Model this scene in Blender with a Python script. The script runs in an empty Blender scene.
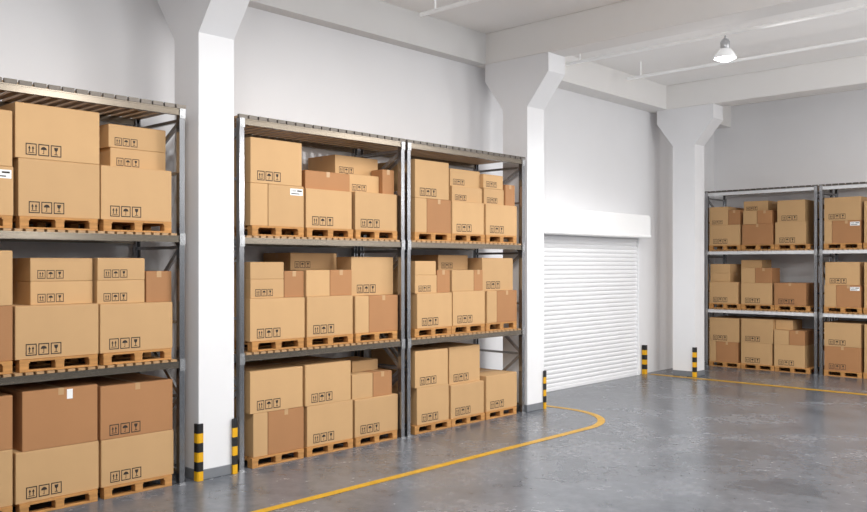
import bpy, bmesh, math, random
random.seed(4)
S = bpy.context.scene
C = S.collection
PI = math.pi
try:
    S.view_settings.view_transform = 'Standard'
    S.view_settings.look = 'None'
except Exception:
    pass

# ------------------------------------------------------------------ camera maths
F, H, CX, HY = 857.0, 2.5, 433.5, 265.0
TH = math.radians(42.9)
SN, CS = math.sin(TH), math.cos(TH)
def ab(px):
    u = (px - CX) / F
    return SN - CS*u, CS + SN*u            # -dx, dy for unit depth
def left_s(px, D):                         # wall-parallel plane x=-D : gives y
    a, b = ab(px); return D*b/a
def left_z(px, py, D):
    a, b = ab(px); return H + (HY-py)/F*D/a
def back_s(px, Y):
    a, b = ab(px); return -Y/b*a
def back_z(px, py, Y):
    a, b = ab(px); return H + (HY-py)/F*Y/b

cam = bpy.data.cameras.new('camera'); co = bpy.data.objects.new('camera', cam); C.objects.link(co)
co.location = (0, 0, H); co.rotation_euler = (PI/2, 0, TH)
cam.sensor_width = 36; cam.lens = F/867*36; cam.shift_y = 9/867
cam.clip_end = 200
S.camera = co

# ------------------------------------------------------------------ materials
def lin(r, g, b):
    f = lambda c: (c/255/12.92) if c/255 <= .04045 else ((c/255+.055)/1.055)**2.4
    return (f(r), f(g), f(b), 1)
def mat(name, col, rough=.6, metal=0, noise=0, nscale=8, rand=0, stretch=None, bump=0, emit=0):
    m = bpy.data.materials.new(name); m.use_nodes = True
    nt = m.node_tree; N = nt.nodes; L = nt.links
    p = N['Principled BSDF']
    p.inputs['Roughness'].default_value = rough; p.inputs['Metallic'].default_value = metal
    p.inputs['Base Color'].default_value = col
    tc = N.new('ShaderNodeTexCoord')
    if noise:
        mp = N.new('ShaderNodeMapping'); L.new(tc.outputs['Object'], mp.inputs['Vector'])
        if stretch: mp.inputs['Scale'].default_value = stretch
        nz = N.new('ShaderNodeTexNoise'); nz.inputs['Scale'].default_value = nscale; nz.inputs['Detail'].default_value = 5
        L.new(mp.outputs[0], nz.inputs['Vector'])
        mr = N.new('ShaderNodeMapRange'); mr.inputs['From Min'].default_value = .3; mr.inputs['From Max'].default_value = .7
        mr.inputs['To Min'].default_value = 1-noise; mr.inputs['To Max'].default_value = 1+noise*.6
        L.new(nz.outputs['Fac'], mr.inputs['Value'])
        val = mr.outputs[0]
        if rand:
            oi = N.new('ShaderNodeObjectInfo')
            m2 = N.new('ShaderNodeMapRange'); m2.inputs['To Min'].default_value = 1-rand; m2.inputs['To Max'].default_value = 1+rand
            L.new(oi.outputs['Random'], m2.inputs['Value'])
            mu = N.new('ShaderNodeMath'); mu.operation = 'MULTIPLY'
            L.new(val, mu.inputs[0]); L.new(m2.outputs[0], mu.inputs[1]); val = mu.outputs[0]
        hs = N.new('ShaderNodeHueSaturation'); hs.inputs['Color'].default_value = col
        L.new(val, hs.inputs['Value']); L.new(hs.outputs[0], p.inputs['Base Color'])
        if bump:
            bp = N.new('ShaderNodeBump'); bp.inputs['Strength'].default_value = bump; bp.inputs['Distance'].default_value = .01
            L.new(nz.outputs['Fac'], bp.inputs['Height']); L.new(bp.outputs[0], p.inputs['Normal'])
    if emit:
        p.inputs['Emission Color'].default_value = (1, 1, 1, 1); p.inputs['Emission Strength'].default_value = emit
    return m
M = {}
M['wall'] = mat('white_plaster', lin(233, 233, 235), .8, noise=.012, nscale=1.5, bump=.02)
M['ceil'] = mat('ceiling_paint', lin(250, 248, 246), .85, noise=.01, nscale=2)
M['cross'] = mat('cross_beam_shaded', lin(234, 232, 230), .85, noise=.01, nscale=2)  # shade put into the colour, offsetting side light on the beams
M['edge'] = mat('edge_beam_shaded', lin(222, 221, 220), .85, noise=.01, nscale=2)  # darkened so the strongly lit beam face blends with the ceiling
M['column'] = mat('column_paint', lin(231, 231, 233), .7, noise=.01, nscale=3)
M['plinth'] = mat('plinth_grey', lin(120, 123, 128), .6, noise=.05)
M['tan'] = mat('kraft_tan', lin(194, 156, 110), .75, noise=.03, nscale=3, rand=.06)
M['orange'] = mat('kraft_orange', lin(168, 120, 78), .75, noise=.03, nscale=3, rand=.06)
M['tape'] = mat('packing_tape', lin(186, 151, 109), .35, noise=.02)
M['ink'] = mat('print_ink', lin(44, 35, 28), .7, noise=.05)
M['paper'] = mat('label_paper', lin(240, 240, 240), .6, noise=.02)
M['wood'] = mat('pallet_wood', lin(186, 134, 76), .75, noise=.18, nscale=6, rand=.10, stretch=(1, 6, 6))
M['slat'] = mat('slat_wood', lin(172, 137, 98), .45, noise=.15, nscale=5, stretch=(6, 1, 6))
M['topslat'] = mat('top_slat_metal', lin(98, 92, 86), .36, metal=.65, noise=.1, nscale=5, stretch=(6, 1, 6))
M['steel'] = mat('rack_steel', lin(178, 179, 181), .26, metal=.78, noise=.05, nscale=10)
M['upright'] = mat('upright_steel', lin(152, 153, 156), .2, metal=.94, noise=.06, nscale=10, stretch=(1, 1, .1))
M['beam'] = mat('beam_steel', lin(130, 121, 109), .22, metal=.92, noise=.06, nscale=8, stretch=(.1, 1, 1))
M['lit_beam'] = mat('lit_beam_steel', lin(226, 227, 229), .4, metal=.25, noise=.03, nscale=8, stretch=(.1, 1, 1))  # back rack steel with its reflected brightness put into the colour
M['yellow'] = mat('line_paint', lin(190, 145, 26), .42, noise=.14, nscale=5)
M['guard_yellow'] = mat('guard_yellow', lin(230, 172, 18), .4, noise=.04)
M['black'] = mat('guard_black', lin(26, 26, 28), .45, noise=.1)
M['shutter'] = mat('shutter_paint', lin(235, 235, 237), .55, noise=.008)
M['housing'] = mat('shutter_housing_paint', lin(252, 252, 252), .5, noise=.008)
M['pipe'] = mat('pipe_paint_glow', lin(250, 250, 250), .4, noise=.01, emit=.12)  # slight glow added to brighten the unlit pipes
M['lampmetal'] = mat('lamp_metal', lin(180, 182, 185), .3, metal=.7, noise=.03)
M['shade'] = mat('lamp_shade_glass', lin(215, 216, 218), .2, noise=.02, emit=.25)
M['bulb'] = mat('bulb_glow', lin(255, 255, 255), .4, noise=.01, emit=16)

# polished concrete floor
fm = bpy.data.materials.new('polished_concrete'); fm.use_nodes = True
N = fm.node_tree.nodes; L = fm.node_tree.links; p = N['Principled BSDF']
tc = N.new('ShaderNodeTexCoord')
def noise(sc, det, ro, dist=0):
    n = N.new('ShaderNodeTexNoise'); n.inputs['Scale'].default_value = sc; n.inputs['Detail'].default_value = det
    n.inputs['Roughness'].default_value = ro; n.inputs['Distortion'].default_value = dist
    L.new(tc.outputs['Object'], n.inputs['Vector']); return n
n1 = noise(.95, 8, .6, .35); n2 = noise(6.5, 8, .65, .2)
m1 = N.new('ShaderNodeMath'); m1.operation = 'MULTIPLY_ADD'; m1.inputs[1].default_value = .6
L.new(n2.outputs['Fac'], m1.inputs[0]); L.new(n1.outputs['Fac'], m1.inputs[2])
cr = N.new('ShaderNodeValToRGB'); cr.color_ramp.elements[0].position = .56; cr.color_ramp.elements[1].position = 1.0
cr.color_ramp.elements[0].color = lin(77, 81, 87); cr.color_ramp.elements[1].color = lin(110, 113, 119)
L.new(m1.outputs[0], cr.inputs['Fac']); L.new(cr.outputs[0], p.inputs['Base Color'])
rr = N.new('ShaderNodeMapRange'); rr.inputs['From Min'].default_value = .56; rr.inputs['From Max'].default_value = 1.0
rr.inputs['To Min'].default_value = .21; rr.inputs['To Max'].default_value = .29
L.new(m1.outputs[0], rr.inputs['Value']); L.new(rr.outputs[0], p.inputs['Roughness'])
M['floor'] = fm

# ------------------------------------------------------------------ mesh helpers
def abox(bm, x0, x1, y0, y1, z0, z1):
    v = [bm.verts.new(q) for q in ((x0,y0,z0),(x1,y0,z0),(x1,y1,z0),(x0,y1,z0),(x0,y0,z1),(x1,y0,z1),(x1,y1,z1),(x0,y1,z1))]
    for f in ((3,2,1,0),(4,5,6,7),(0,1,5,4),(1,2,6,5),(2,3,7,6),(3,0,4,7)): bm.faces.new([v[i] for i in f])
def boxbm(*a, bev=0, seg=1):
    bm = bmesh.new(); abox(bm, *a)
    if bev: bmesh.ops.bevel(bm, geom=bm.edges[:], offset=bev, segments=seg, affect='EDGES', profile=.5)
    return bm
def bar(bm, p, q, w, d):                       # rectangular bar in a y-z plane from p to q
    from mathutils import Vector
    p, q = Vector(p), Vector(q); t = (q-p).normalized(); sx = Vector((1,0,0)); n = t.cross(sx)
    vs = []
    for c in (p, q):
        for i, j in ((-1,-1),(1,-1),(1,1),(-1,1)): vs.append(bm.verts.new(c + sx*(i*d/2) + n*(j*w/2)))
    for f in ((0,1,2,3),(7,6,5,4),(0,4,5,1),(1,5,6,2),(2,6,7,3),(3,7,4,0)): bm.faces.new([vs[i] for i in f])
def lathe(bm, prof, seg=24, cx=0, cy=0):
    rings = []
    for r, z in prof:
        rings.append([bm.verts.new((cx+r*math.cos(2*PI*k/seg), cy+r*math.sin(2*PI*k/seg), z)) for k in range(seg)])
    for i in range(len(rings)-1):
        for k in range(seg):
            bm.faces.new((rings[i][k], rings[i][(k+1)%seg], rings[i+1][(k+1)%seg], rings[i+1][k])).smooth = True
    for ring, rev in ((rings[0], True), (rings[-1], False)):
        bm.faces.new(ring[::-1] if rev else ring)
def prism(bm, pts, axis_pts):                  # pts: list of (x,z); extruded between y0,y1
    y0, y1 = axis_pts
    a = [bm.verts.new((x, y0, z)) for x, z in pts]; b = [bm.verts.new((x, y1, z)) for x, z in pts]
    n = len(pts)
    bm.faces.new(a); bm.faces.new(b[::-1])
    for i in range(n): bm.faces.new((a[i], b[i], b[(i+1)%n], a[(i+1)%n]))
def prism_x(bm, pts, x0, x1):                  # pts: list of (y,z); extruded along x
    a = [bm.verts.new((x0, y, z)) for y, z in pts]; b = [bm.verts.new((x1, y, z)) for y, z in pts]
    n = len(pts)
    bm.faces.new(a); bm.faces.new(b[::-1])
    for i in range(n): bm.faces.new((a[i], b[i], b[(i+1)%n], a[(i+1)%n]))
def mesh(name, bm, m):
    bmesh.ops.recalc_face_normals(bm, faces=bm.faces[:])
    me = bpy.data.meshes.new(name); bm.to_mesh(me); bm.free()
    for q in (m if isinstance(m, (list, tuple)) else [m]): me.materials.append(M[q])
    return me
def link(name, me, parent=None, loc=(0,0,0), rz=0):
    o = bpy.data.objects.new(name, me); C.objects.link(o); o.location = loc; o.rotation_euler = (0,0,rz)
    if parent: o.parent = parent
    return o
def obj(name, bm, m, parent=None, loc=(0,0,0), rz=0): return link(name, mesh(name, bm, m), parent, loc, rz)
def tag(o, label, cat, group=None):
    o['label'] = label; o['category'] = cat
    if group: o['group'] = group
    return o
def thing(name, label, cat, loc, rz=0, group=None): return tag(link(name, None, None, loc, rz), label, cat, group)
def struct(name, bm, m):
    o = obj(name, bm, m); o['kind'] = 'structure'; return o

# ------------------------------------------------------------------ setting
XW, YB, ZC = -9.9, 21.45, 6.6
XR, YF = 12.0, -6.0
struct('floor', boxbm(XW-.3, XR, YF, YB+.3, -.2, 0), 'floor')
struct('wall_left', boxbm(XW-.3, XW, YF, YB+.3, 0, ZC), 'wall')
struct('wall_back', boxbm(XW, XR, YB, YB+.3, 0, ZC), 'wall')
struct('ceiling', boxbm(XW-.3, XR, YF, YB+.3, ZC, ZC+.2), 'ceil')
COLY = (5.66, 12.0, 18.22); CW = .24
k = 1
for y in COLY:
    struct('trim_%d' % k, boxbm(XW, XR, y-CW, y+CW, 6.05, ZC, bev=.012), 'cross'); k += 1
# edge beam along the wall between the cross beams
ys = [YF] + list(COLY) + [YB]
for i in range(len(ys)-1):
    y0 = ys[i] + (CW if i else 0); y1 = ys[i+1] - (CW if i < len(ys)-2 else 0)
    struct('trim_%d' % k, boxbm(XW, -9.44 if i > 1 else -9.66, y0, y1, 6.06, ZC), 'edge' if i < 2 else 'cross'); k += 1

# columns with flared heads
clab = ['white square column between the leftmost rack and the second rack, nearest the camera',
        'white square column between the third rack and the roller shutter',
        'white square column at the far corner beside the back racks']
for y, lb in zip(COLY, clab):
    t = thing('column', lb, 'column', (-9.015, y, 0), 0, 'columns along the left wall')
    bm = bmesh.new()
    prism(bm, [(-.265,.12),(.265,.12),(.265,5.2),(.70,5.74),(.70,6.05),(-.66,6.05),(-.66,5.74),(-.265,5.2)], (-CW, CW))
    obj('shaft', bm, 'column', t)
    obj('plinth', boxbm(-.275,.275,-CW-.01,CW+.01,0,.12,bev=.006), 'plinth', t)

# roller shutter in the left wall
d = link('door_1', None, None, (XW, 15.1, 0), PI/2); d['kind'] = 'structure'
bm = bmesh.new(); W2 = 2.28; nsl = 34; sh = 3.05/nsl
prof = []
for i in range(nsl):
    z = .05 + i*sh
    prof += [(-.032, z), (-.038, z+.012), (-.052, z+.024), (-.057, z+sh*.55), (-.052, z+sh-.012), (-.038, z+sh-.001)]
vs = [[bm.verts.new((x, yy, z)) for yy, z in prof] for x in (-W2, W2)]
for i in range(len(prof)-1): bm.faces.new((vs[0][i], vs[1][i], vs[1][i+1], vs[0][i+1]))
obj('slat_curtain', bm, 'shutter', d)
obj('bottom_bar', boxbm(-W2, W2, -.07, -.02, 0, .07, bev=.006), 'shutter', d)
for s in (-1, 1):
    obj('guide_rail', boxbm(s*(W2+.03)-.04, s*(W2+.03)+.04, -.09, 0, 0, 3.1, bev=.006), 'shutter', d)
bm = bmesh.new()
hp = [(0,3.10),(-.38,3.10),(-.40,3.12),(-.40,3.15),(-.38,3.17),(-.38,3.55),(-.35,3.61),(0,3.61)]
prism_x(bm, hp, -W2-.03, W2+.01)
hs_ = obj('housing', bm, 'housing', d)

# floor lines
def strip(pts, w, name, label):
    bm = bmesh.new(); L_, R_ = [], []
    n = len(pts)
    for i, (x, y) in enumerate(pts):
        x0, y0 = pts[max(i-1,0)]; x1, y1 = pts[min(i+1,n-1)]
        dx, dy = x1-x0, y1-y0; l = math.hypot(dx, dy); nx, ny = -dy/l*w/2, dx/l*w/2
        L_.append(bm.verts.new((x+nx, y+ny, .003))); R_.append(bm.verts.new((x-nx, y-ny, .003)))
    for i in range(n-1): bm.faces.new((R_[i], R_[i+1], L_[i+1], L_[i]))
    tag(obj(name, bm, 'yellow'), label, 'floor marking', 'yellow floor lines')
pts = [(-7.2, -4), (-7.2, 5), (-7.2, 9), (-7.2, 11.25)]
for a in range(1, 17):
    an = PI/2*a/16; pts.append((-8.45+1.25*math.cos(an), 11.25+1.25*math.sin(an)))
pts.append((-9.1, 12.5))
strip(pts, .12, 'floor_line', 'yellow painted floor line that runs past the racks and curves to the column')
strip([(-9.72, 17.76), (-5, 17.76), (10, 17.76)], .19, 'floor_line', 'straight yellow painted floor line in front of the back racks')

# striped corner guards: L-shaped strips wrapped round a corner; sy = side of the corner in y
def guard(x, y, sy, label, solid=0):
    t = thing('corner_guard', label, 'corner guard', (x, y, 0), 0, 'striped corner guards')
    bm = bmesh.new(); w, th = .05, .026; nb = 6; hb = .66/nb
    pl = [(0, -sy*w), (th, -sy*w), (th, sy*th*.35), (th*.7, sy*th*.75), (th*.35, sy*th), (-w, sy*th), (-w, 0), (0, 0)]
    if solid:
        h_ = solid/2; c_ = h_*.7
        pl = [(-h_,-c_),(-c_,-h_),(c_,-h_),(h_,-c_),(h_,c_),(c_,h_),(-c_,h_),(-h_,c_)]
    rings = [[bm.verts.new((px_, py_, .002 + hb*i)) for px_, py_ in pl] for i in range(nb+1)]
    n = len(pl)
    for i in range(nb):
        for j in range(n):
            f = bm.faces.new((rings[i][j], rings[i][(j+1)%n], rings[i+1][(j+1)%n], rings[i+1][j])); f.material_index = i % 2
    bm.faces.new(rings[0]).material_index = 0; bm.faces.new(rings[-1]).material_index = 1
    obj('striped_strip', bm, ['guard_yellow', 'black'], t)
CFX = -9.015 + .277
guard(CFX, 5.66-CW-.012, -1, 'black and yellow guard strip on the left corner of the nearest column')
guard(CFX, 5.66+CW+.012, 1, 'black and yellow guard strip on the right corner of the nearest column')
guard(CFX, 12.0+CW+.012, 1, 'black and yellow guard strip on the column left of the shutter')
guard(XW+.065, 17.70, 1, 'black and yellow guard post by the wall just right of the shutter', .10)
guard(CFX, 18.22-CW-.012, -1, 'black and yellow guard strip on the front corner of the far column')

# pipes under the ceiling and the lamp
def pipe(y, z, label):
    t = thing('ceiling_pipe', label, 'pipe', (0, y, z), 0, 'thin pipes under the ceiling')
    bm = bmesh.new(); n = 12; A = []
    for x in (-9.0, XR-.5):
        A.append([bm.verts.new((x, .030*math.cos(2*PI*k/n), .030*math.sin(2*PI*k/n))) for k in range(n)])
    for k_ in range(n): bm.faces.new((A[0][k_], A[0][(k_+1)%n], A[1][(k_+1)%n], A[1][k_])).smooth = True
    bm.faces.new(A[0]); bm.faces.new(A[1])
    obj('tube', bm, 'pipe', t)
    for x in (-8.7, -3.4, 1.5):
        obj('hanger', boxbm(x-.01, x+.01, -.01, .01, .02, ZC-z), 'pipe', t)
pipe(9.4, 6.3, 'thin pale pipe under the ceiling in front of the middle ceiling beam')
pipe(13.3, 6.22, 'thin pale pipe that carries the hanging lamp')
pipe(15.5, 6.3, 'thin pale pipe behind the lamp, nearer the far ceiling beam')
LPX, LPY, LPZ = -5.95, 13.3, 5.83
lp = thing('ceiling_lamp', 'lit bell-shaped industrial lamp hanging from a ceiling pipe', 'lamp', (LPX, LPY, LPZ))
K = .88
bm = bmesh.new(); lathe(bm, [(.012, .36*K), (.012, .365)], 12); obj('stem', bm, 'lampmetal', lp)
bm = bmesh.new(); lathe(bm, [(r*K, z*K) for r, z in [(.07, .16), (.085, .19), (.085, .29), (.06, .34), (.03, .36), (.012, .365)]], 24); obj('housing', bm, 'lampmetal', lp)
bm = bmesh.new()
o_ = [(r*K, z*K) for r, z in [(.20, 0), (.192, .03), (.165, .08), (.12, .14), (.08, .175)]]
lathe(bm, o_ + [(r-.008, z-.006) for r, z in o_[::-1]], 40)
bmesh.ops.delete(bm, geom=[f for f in bm.faces if len(f.verts) > 4], context='FACES_ONLY')
obj('shade', bm, 'shade', lp)
bm = bmesh.new(); lathe(bm, [(r*K, z*K) for r, z in [(.03, -.06), (.09, -.05), (.135, -.03), (.168, -.002), (.16, .03)]], 40); obj('lens', bm, 'bulb', lp)

# ------------------------------------------------------------------ racks
RD, PH = 1.08, 4.28
LV = (1.43, 2.86)                               # deck tops
PW = .066                                       # upright width
cache = {}
def rackmesh(key, fn, m):
    if key not in cache: cache[key] = mesh(key[0], fn(), m)
    return cache[key]
def post_bm():
    bm = bmesh.new(); w, dd, th = PW/2, .035, .006
    pts = [(-w,-dd),(w,-dd),(w,dd),(w-.016,dd),(w-.016,dd-th),(w-th,dd-th),(w-th,-dd+th),(-w+th,-dd+th),(-w+th,dd-th),(-w+.016,dd-th),(-w+.016,dd),(-w,dd)]
    a = [bm.verts.new((x,y,.01)) for x,y in pts]; b = [bm.verts.new((x,y,PH)) for x,y in pts]; n = len(pts)
    bm.faces.new(a[::-1]); bm.faces.new(b)
    for i in range(n): bm.faces.new((a[i],a[(i+1)%n],b[(i+1)%n],b[i]))
    return bm
def slats_bm(Ln, w, per, th, y0=0, y1=None):
    bm = bmesh.new(); n = int(round((Ln-w)/per)); per = (Ln-w)/n
    for i in range(n+1): abox(bm, i*per, i*per+w, y0, RD if y1 is None else y1, -th, 0)
    return bm
RACKS = []
def rack(loc, rz, Ln, label):
    RACKS.append((loc[1] if rz else loc[0], Ln))
    bmat = 'beam' if rz else 'lit_beam'
    t = thing('pallet_rack', label, 'rack', loc, rz, 'pallet racks')
    for x in (PW/2, Ln-PW/2):
        for y in (.035, RD-.035):
            po = link('post', rackmesh(('post',), post_bm, 'upright'), t, (x, y, 0), 0 if y < .5 else PI)
            link('foot_plate', rackmesh(('foot_plate',), lambda: boxbm(-.04,.04,-.05,.05,0,.012), 'steel'), po)
    def beam_bm(hh=.075):
        bm = bmesh.new(); abox(bm, PW, Ln-PW, -.022, .022, -hh, 0)
        abox(bm, PW, Ln-PW, -.028, -.022, -hh, -hh+.014); abox(bm, PW, Ln-PW, -.028, -.022, -.014, 0)
        return bm
    def conn_bm():
        bm = bmesh.new(); abox(bm, -PW/2, PW/2+.004, -.03, -.024, -.11, .025)
        for zz_ in (-.085, -.01): abox(bm, -.01, .01, -.036, -.03, zz_-.01, zz_+.01)
        return bm
    for zl in (LV[0]-.026, LV[1]-.026, PH):
        for y in (.026, RD-.026):
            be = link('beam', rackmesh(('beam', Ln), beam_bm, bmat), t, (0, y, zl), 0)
            if y < .5 :
                for x in (PW/2, Ln-PW/2):
                    link('beam_connector', rackmesh(('beam_connector',), conn_bm, 'steel'), be, (x, -.006, 0))
    for zl in LV:
        link('shelf_deck', rackmesh(('shelf_deck', Ln), lambda: slats_bm(Ln-.2, .075, .105, .025), 'slat'), t, (.1, 0, zl-.0005))
    td = link('top_deck', rackmesh(('top_deck', Ln), lambda: slats_bm(Ln+.02, .085, .14, .026, .03, RD), 'slat'), t, (-.01, 0, PH+.027))
    link('edge_ribs', rackmesh(('edge_ribs', Ln), lambda: slats_bm(Ln+.02, .12, .14, .045, -.01, .03), 'topslat'), td, (0, 0, .018))
    for x in (PW/2, Ln-PW/2):
        zs = [.15, 1.0, 1.85, 2.7, 3.55, 4.15]
        for i, z in enumerate(zs):
            link('strut', rackmesh(('strut',), lambda: boxbm(-.018,.018,.07,RD-.07,-.018,.018), 'steel'), t, (x, 0, z))
        for i in range(len(zs)-1):
            y0, y1 = (.07, RD-.07) if i % 2 else (RD-.07, .07)
            bm = bmesh.new(); bar(bm, (0, y0, zs[i]+.03), (0, y1, zs[i+1]-.03), .05, .028)
            obj('brace', bm, 'steel', t, (x, 0, 0))
    return t
LX = -8.75; BYF = 20.2
LL, BL = 2.82, 2.68
RN = ['leftmost rack', 'second rack from left', 'third rack from left', 'left back-wall rack', 'rightmost rack']
rack((LX, 2.42, 0), PI/2, LL, 'grey steel pallet rack cut off by the left edge, left of the nearest column')
rack((LX, 5.98, 0), PI/2, LL, 'grey steel pallet rack just right of the nearest column')
rack((LX, 8.86, 0), PI/2, LL, 'grey steel pallet rack just left of the column by the shutter')
rack((-9.55, BYF, 0), 0, BL, 'grey steel pallet rack against the back wall beside the far column')
rack((-6.82, BYF, 0), 0, BL, 'grey steel pallet rack cut off by the right edge of the photo')

# ------------------------------------------------------------------ pallets
PWD, PDP, PHT = .80, 1.0, .124
def deckb():
    bm = bmesh.new()
    for i in range(7):
        y = -PDP/2 + i*(PDP-.10)/6; abox(bm, -PWD/2, PWD/2, y, y+.10, .102, PHT)
    for x in (-PWD/2+.05, 0, PWD/2-.05): abox(bm, x-.05, x+.05, -PDP/2, PDP/2, .086, .102)
    return bm
pm_deck = mesh('deck', deckb(), 'wood')
pm_block = mesh('block', boxbm(-.045,.045,-.05,.05,.018,.086,bev=.003), 'wood')
pm_board = mesh('bottom_board', boxbm(-PWD/2,PWD/2,-.05,.05,0,.018,bev=.002), 'wood')
def pallet(loc, rz, label):
    t = thing('pallet', label, 'pallet', loc, rz, 'wooden pallets')
    link('deck', pm_deck, t)
    for y in (-PDP/2+.05, 0, PDP/2-.05):
        link('bottom_board', pm_board, t, (0, y, 0))
        for x in (-PWD/2+.045, 0, PWD/2-.045): link('block', pm_block, t, (x, y, 0))

# ------------------------------------------------------------------ cartons
def symbols_bm(sc):
    bm = bmesh.new()
    def poly(pts, ox):
        bm.faces.new([bm.verts.new(((ox+x)*sc*.108, 0, z*sc*.118)) for x, z in pts])
    def rect(x0, x1, z0, z1, ox): poly([(x0,z0),(x1,z0),(x1,z1),(x0,z1)], ox)
    def frame(ox, w=1.0):
        t = .085
        rect(0,w,0,t,ox); rect(0,w,1-t,1,ox); rect(0,t,t,1-t,ox); rect(w-t,w,t,1-t,ox)
    # this way up
    frame(0)
    for c in (.34, .66):
        rect(c-.045, c+.045, .28, .58, 0); poly([(c-.12,.55),(c+.12,.55),(c,.80)], 0)
    rect(.22, .78, .18, .24, 0)
    # keep dry
    ox = 1.15; frame(ox)
    arc = [(.5+.28*math.cos(PI*k/10), .52+.26*math.sin(PI*k/10)) for k in range(11)]
    poly(arc, ox); rect(.47,.53,.20,.52,ox); rect(.38,.53,.17,.22,ox)
    # fragile
    ox = 2.30; frame(ox)
    poly([(.31,.80),(.69,.80),(.65,.58),(.56,.48),(.44,.48),(.35,.58)][::-1], ox); rect(.46,.54,.22,.48,ox); rect(.34,.66,.17,.23,ox)
    return bm
sym = {q: mesh('printed_symbols', symbols_bm(q), 'ink') for q in (1, .75, .55)}
def sticker_bm():
    bm = bmesh.new(); bm.faces.new([bm.verts.new(q) for q in ((0,0,0),(.20,0,0),(.20,0,.085),(0,0,.085))]); return bm
st_me = mesh('paper_label', sticker_bm(), 'paper')
def bars_bm():
    bm = bmesh.new(); x = .015; r = random.Random(2)
    def q4(x0, x1, z0, z1): bm.faces.new([bm.verts.new(q) for q in ((x0,0,z0),(x1,0,z0),(x1,0,z1),(x0,0,z1))])
    while x < .09:
        w = r.choice((.003, .005)); q4(x, x+w, .045, .072); x += w + r.choice((.005, .007))
    q4(.11, .185, .05, .068); q4(.015, .15, .015, .027)
    return bm
bars_me = mesh('bar_print', bars_bm(), 'ink')

def carton(loc, rz, w, dp, h, fl, label):
    t = thing('cardboard_box', label, 'cardboard box', loc, rz + math.radians(random.uniform(-.3, .3)), 'cardboard boxes on the racks')
    m = 'orange' if 'o' in fl else 'tan'
    ft = .006
    obj('body', boxbm(-w/2, w/2, -dp/2, dp/2, 0, h-ft, bev=.005, seg=2), m, t)
    g = .003; e = .003
    if 'o' in fl:
        for s in (-1, 1):
            a, b = sorted((s*g, s*(w/2-e))); obj('flap', boxbm(a, b, -dp/2+e, dp/2-e, h-ft, h, bev=.002), m, t)
        bm = bmesh.new(); abox(bm, -.028, .028, -dp/2, dp/2, h, h+.0008); abox(bm, -.028, .028, -dp/2-.001, -dp/2, h-.07, h); abox(bm, -.028, .028, dp/2, dp/2+.001, h-.07, h)
    else:
        for s in (-1, 1):
            a, b = sorted((s*g, s*(dp/2-e))); obj('flap', boxbm(-w/2+e, w/2-e, a, b, h-ft, h, bev=.002), m, t)
        bm = bmesh.new(); abox(bm, -w/2, w/2, -.028, .028, h, h+.0008); abox(bm, -w/2-.001, -w/2, -.028, .028, h-.07, h); abox(bm, w/2, w/2+.001, -.028, .028, h-.07, h)
    obj('tape', bm, 'tape', t)
    yf = -dp/2-.0015
    if 'p' in fl:
        sc = 1 if (w > .62 and h > .34) else (.75 if (w > .4 and h > .2) else .55)
        left = -w/2 + (.10 if sc == 1 else .07 if sc == .75 else .03)
        link('printed_symbols', sym[sc], t, (left, yf, .035 if sc == 1 else .025))
    if 's' in fl:
        lb = link('paper_label', st_me, t, (w/2-.22, yf, h-.12)); link('bar_print', bars_me, lb, (0, -.0008, 0))
    if 't' in fl:
        bm = boxbm(.06, .12, yf-.0005, yf+.001, h-.12, h-.02); obj('paper_label', bm, 'paper', t)

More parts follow.
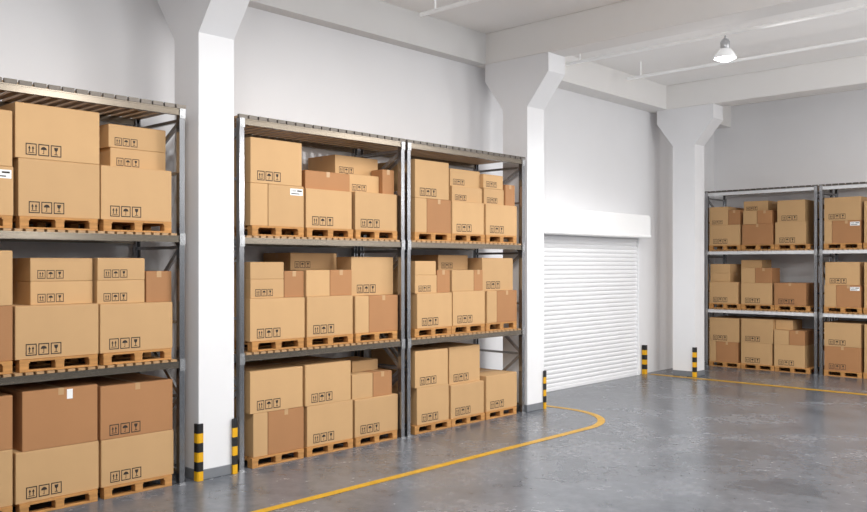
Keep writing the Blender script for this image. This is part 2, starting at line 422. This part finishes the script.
def b(L_, R_, T, fl='p', s=0.0, d=.95): return (L_, R_, T, fl, s, d)
PALP = ['left', 'middle', 'right']
LEVN = ['floor level', 'middle shelf', 'top shelf']
BAY = {}
def load(kind, ri, level, pi, pl, pr, rows):
    base = (0, LV[0], LV[1])[level]
    if kind == 'L':
        q0 = -LX; conv_s = left_s; conv_z = left_z; rz = PI/2
        W = lambda s, q, z: (LX - q, s, z)
    else:
        q0 = BYF; conv_s = back_s; conv_z = back_z; rz = 0
        W = lambda s, q, z: (s, BYF + q, z)
    bay = BAY.setdefault((ri, level), {'pal': None, 'box': []})
    lo, hi = RACKS[ri][0]+PW+.018, RACKS[ri][0]+RACKS[ri][1]-PW-.018
    pc = (conv_s(pl, q0+.03) + conv_s(pr, q0+.03))/2
    pc = min(max(pc, lo+PWD/2), hi-PWD/2)
    if bay['pal'] is not None: pc = max(pc, bay['pal']+PWD+.012)
    bay['pal'] = pc
    z0 = base + (.0015 if level else .0)
    pallet(W(pc, .03+PDP/2, z0), rz, 'wooden pallet, %s of three, %s, %s' % (PALP[pi], LEVN[level], RN[ri]))
    placed = []; n = len(rows)
    rown = {1: ['only box'], 2: ['lower', 'upper'], 3: ['bottom', 'middle', 'topmost']}[n]
    others = list(bay['box'])
    for r, row in enumerate(rows):
        tops = []
        for c, (l, rr_, T, fl, s, dp) in enumerate(row):
            q = .05 + s
            s0, s1 = conv_s(l, q0+q)+.004, conv_s(rr_, q0+q)-.004
            s0, s1 = max(s0, lo), min(s1, hi)
            zt = conv_z((l+rr_)/2, T, q0+q)
            for tz in tops:
                if abs(tz-zt) < .07: zt = tz
            tops.append(zt)
            zb = z0 + PHT
            for (a0, a1, b0, b1, bz, tz) in placed:
                ov = min(a1, s1) - max(a0, s0)
                if ov > .03 and b0 < q+dp-.02 and b1 > q+.02: zb = max(zb, tz)
            zb += .001
            if zt - zb < .1: zt = zb + .16
            for (a0, a1, b0, b1, bz, tz) in placed + others:
                ov = min(a1, s1) - max(a0, s0)
                if ov > -.006 and b0 < q+dp and b1 > q and bz < zt and tz > zb+.002:
                    if (s0+s1) > (a0+a1): s0 = a1+.008
                    else: s1 = a0-.008
            w, h = s1-s0, zt-zb
            size = 'narrow' if w < .36 else ('flat' if h < .28 and w > .6 else ('large' if w > .62 else 'small'))
            pos = rown[r] if len(row) == 1 else rown[r] + (' left', ' right')[c]
            label = '%s %s box, %s on %s pallet, %s, %s' % (size, 'orange-brown' if 'o' in fl else 'tan', pos, PALP[pi], LEVN[level], RN[ri])
            label = label.replace('only box on', 'alone on')
            carton(W((s0+s1)/2, q+dp/2, zb), rz, w, dp, h, fl, label)
            placed.append((s0, s1, q, q+dp, zb, zt))
    bay['box'] += placed

# leftmost rack
load('L',0,2,0,-79,13,[[b(-79,14,163,'ps')],[b(-79,13,105)]])
load('L',0,2,1,17,100,[[b(18,100,161)],[b(15,100,107)]])
load('L',0,2,2,102,173,[[b(101,172,168)],[b(110,166,150,'p',.15,.7)],[b(108,166,127,'p',.15,.7)]])
load('L',0,1,0,-79,13,[[b(-79,13,307,'o')],[b(-79,13,250)]])
load('L',0,1,1,17,100,[[b(15,99,305)],[b(30,93,281,'p',.1,.7)],[b(30,93,258,'p',.1,.7)]])
load('L',0,1,2,102,173,[[b(100,173,303)],[b(97,145,280,'p',.05,.8),b(146,172,271,'o',.05,.6)],[b(97,145,258,'p',.05,.8)]])
load('L',0,0,0,-79,13,[[b(-79,13,456)],[b(-79,13,400,'o')]])
load('L',0,0,1,17,100,[[b(15,99,447)],[b(22,98,388,'ot')]])
load('L',0,0,2,102,174,[[b(101,174,435)],[b(100,173,383,'op')]])
# second rack
load('L',1,2,0,252,304,[[b(250,268,183,''),b(268,304,185,'s')],[b(250,302,140)]])
load('L',1,2,1,306,354,[[b(306,352,190)],[b(305,350,172,'o',.1,.8)]])
load('L',1,2,2,355,398,[[b(355,397,193)],[b(348,379,175,'p',.15,.7),b(381,397,170,'o',.08,.24)],[b(335,378,157,'p',.35,.6)]])
load('L',1,1,0,252,304,[[b(250,305,298)],[b(250,284,279,'p',.05,.8),b(284,304,271,'o',.05,.7)],[b(250,284,262,'',.05,.8)]])
load('L',1,1,1,306,354,[[b(307,353,296)],[b(306,330,270,'',.02,.5),b(330,352,270,'o',.02,.5)],[b(290,337,253,'p',.4,.6)]])
load('L',1,1,2,355,398,[[b(355,369,296,''),b(369,398,296,'o')],[b(350,396,257,'p',.1,.85)]])
load('L',1,0,0,252,304,[[b(253,268,413,''),b(268,304,413,'o')],[b(250,303,369)]])
load('L',1,0,1,306,354,[[b(307,353,403)],[b(305,351,363)]])
load('L',1,0,2,355,398,[[b(355,398,397)],[b(352,373,374,'',.03,.6),b(373,392,371,'o',.03,.6)],[b(352,378,360,'',.25,.5)]])
# third rack
load('L',2,2,0,415,451,[[b(415,427,198,''),b(427,451,198,'o')],[b(415,449,161)]])
load('L',2,2,1,452,484,[[b(452,484,202)],[b(452,482,187,'p',.1,.8)],[b(450,480,170,'p',.15,.7)]])
load('L',2,2,2,486,517,[[b(486,517,205)],[b(484,504,189,'p',.08,.8),b(505,515,185,'o',.05,.5)],[b(483,503,175,'p',.08,.8)]])
load('L',2,1,0,415,451,[[b(417,452,293)],[b(415,437,275,'p',.03,.8),b(437,450,270,'o',.03,.7)],[b(415,436,261,'',.03,.8)]])
load('L',2,1,1,452,484,[[b(453,485,291)],[b(452,474,270,'',.02,.5),b(474,483,270,'o',.02,.5)],[b(438,468,255,'p',.3,.6)]])
load('L',2,1,2,486,517,[[b(487,497,291,''),b(497,517,291,'o')],[b(482,513,258,'p',.06,.85)]])
load('L',2,0,0,415,451,[[b(417,449,386)],[b(415,448,350)]])
load('L',2,0,1,452,484,[[b(451,484,383)],[b(449,480,346,'p',.05,.85)]])
load('L',2,0,2,486,517,[[b(486,517,374)]])
# left rack on the back wall
load('B',3,2,0,709,740,[[b(709,740,225)],[b(709,728,207),b(728,740,210,'o')]])
load('B',3,2,1,742,773,[[b(742,773,224,'o')],[b(743,757,211,''),b(757,772,211,'o')],[b(743,768,201,'p',.2,.6)]])
load('B',3,2,2,775,806,[[b(775,806,222)],[b(777,805,200,'p')]])
load('B',3,1,0,709,740,[[b(709,738,282)],[b(709,730,273,'',.05,.8)],[b(709,730,264,'',.05,.8)]])
load('B',3,1,1,742,773,[[b(741,772,283)],[b(741,755,268,'',0,.5),b(755,772,269,'o',0,.5)],[b(741,762,260,'',.3,.6)]])
load('B',3,1,2,775,806,[[b(774,806,283,'op')]])
load('B',3,0,0,709,740,[[b(709,716,341,''),b(716,738,341,'o')],[b(709,739,318)]])
load('B',3,0,1,742,773,[[b(741,772,343)],[b(741,773,319)]])
load('B',3,0,2,775,806,[[b(774,805,345)],[b(774,789,330,''),b(789,805,331,'o')],[b(775,793,320,'',.15,.6)]])
# rightmost rack
load('B',4,2,0,824,861,[[b(824,832,221,''),b(832,861,221,'os')],[b(824,861,197)]])
load('B',4,2,1,864,903,[[b(864,903,222)],[b(864,900,200)]])
load('B',4,1,0,824,861,[[b(824,836,285,''),b(836,861,285,'os')],[b(825,860,262,'p',.05,.85)]])
load('B',4,1,1,864,903,[[b(864,903,284)],[b(864,890,262)]])
load('B',4,0,0,824,861,[[b(824,861,347,'op')],[b(824,861,323)]])
load('B',4,0,1,864,903,[[b(864,903,350)],[b(864,903,325)]])

# ------------------------------------------------------------------ light
w = bpy.data.worlds.new('world'); S.world = w; w.use_nodes = True
bg = w.node_tree.nodes['Background']; bg.inputs['Color'].default_value = (.95, .97, 1, 1); bg.inputs['Strength'].default_value = .40
def area(x, y, z, sx_, sy_, pw):  # unseen area lights added overhead, standing in for further lamp rows
    l = bpy.data.lights.new('overhead_fill', 'AREA'); l.shape = 'RECTANGLE'; l.size = sx_; l.size_y = sy_; l.energy = pw
    l.color = (1, .99, .975)
    o = bpy.data.objects.new('overhead_fill', l); C.objects.link(o); o.location = (x, y, z)
def point(x, y, z, pw, r=.7):  # unseen fill points added to lift walls and ceiling; one is the lamp's halo
    l = bpy.data.lights.new('fill_and_lamp_light', 'POINT'); l.shadow_soft_size = r; l.energy = pw; l.color = (1, .99, .975)
    o = bpy.data.objects.new('fill_and_lamp_light', l); C.objects.link(o); o.location = (x, y, z)
area(-5.2, 7.8, 6.0, 2.4, .3, 245)
area(-2.6, 14.2, 6.0, 1.5, 3.0, 250)
area(-5.2, 3.2, 6.0, 2.4, .3, 210)
point(-2.2, 6.5, 5.2, 185)
point(1.0, 13.4, 4.6, 575)
point(-2.2, 0.5, 5.2, 185)
point(5.0, 9, 4.4, 430)
point(2.2, 17.6, 4.6, 430)
l = bpy.data.lights.new('ceiling_lamp_light', 'SPOT'); l.energy = 400; l.spot_size = math.radians(155); l.spot_blend = .6; l.shadow_soft_size = .08; l.color = (1, .99, .97)
o = bpy.data.objects.new('ceiling_lamp_light', l); C.objects.link(o); o.location = (LPX, LPY, LPZ-.16)
point(LPX, LPY, LPZ-.12, 20, .05)
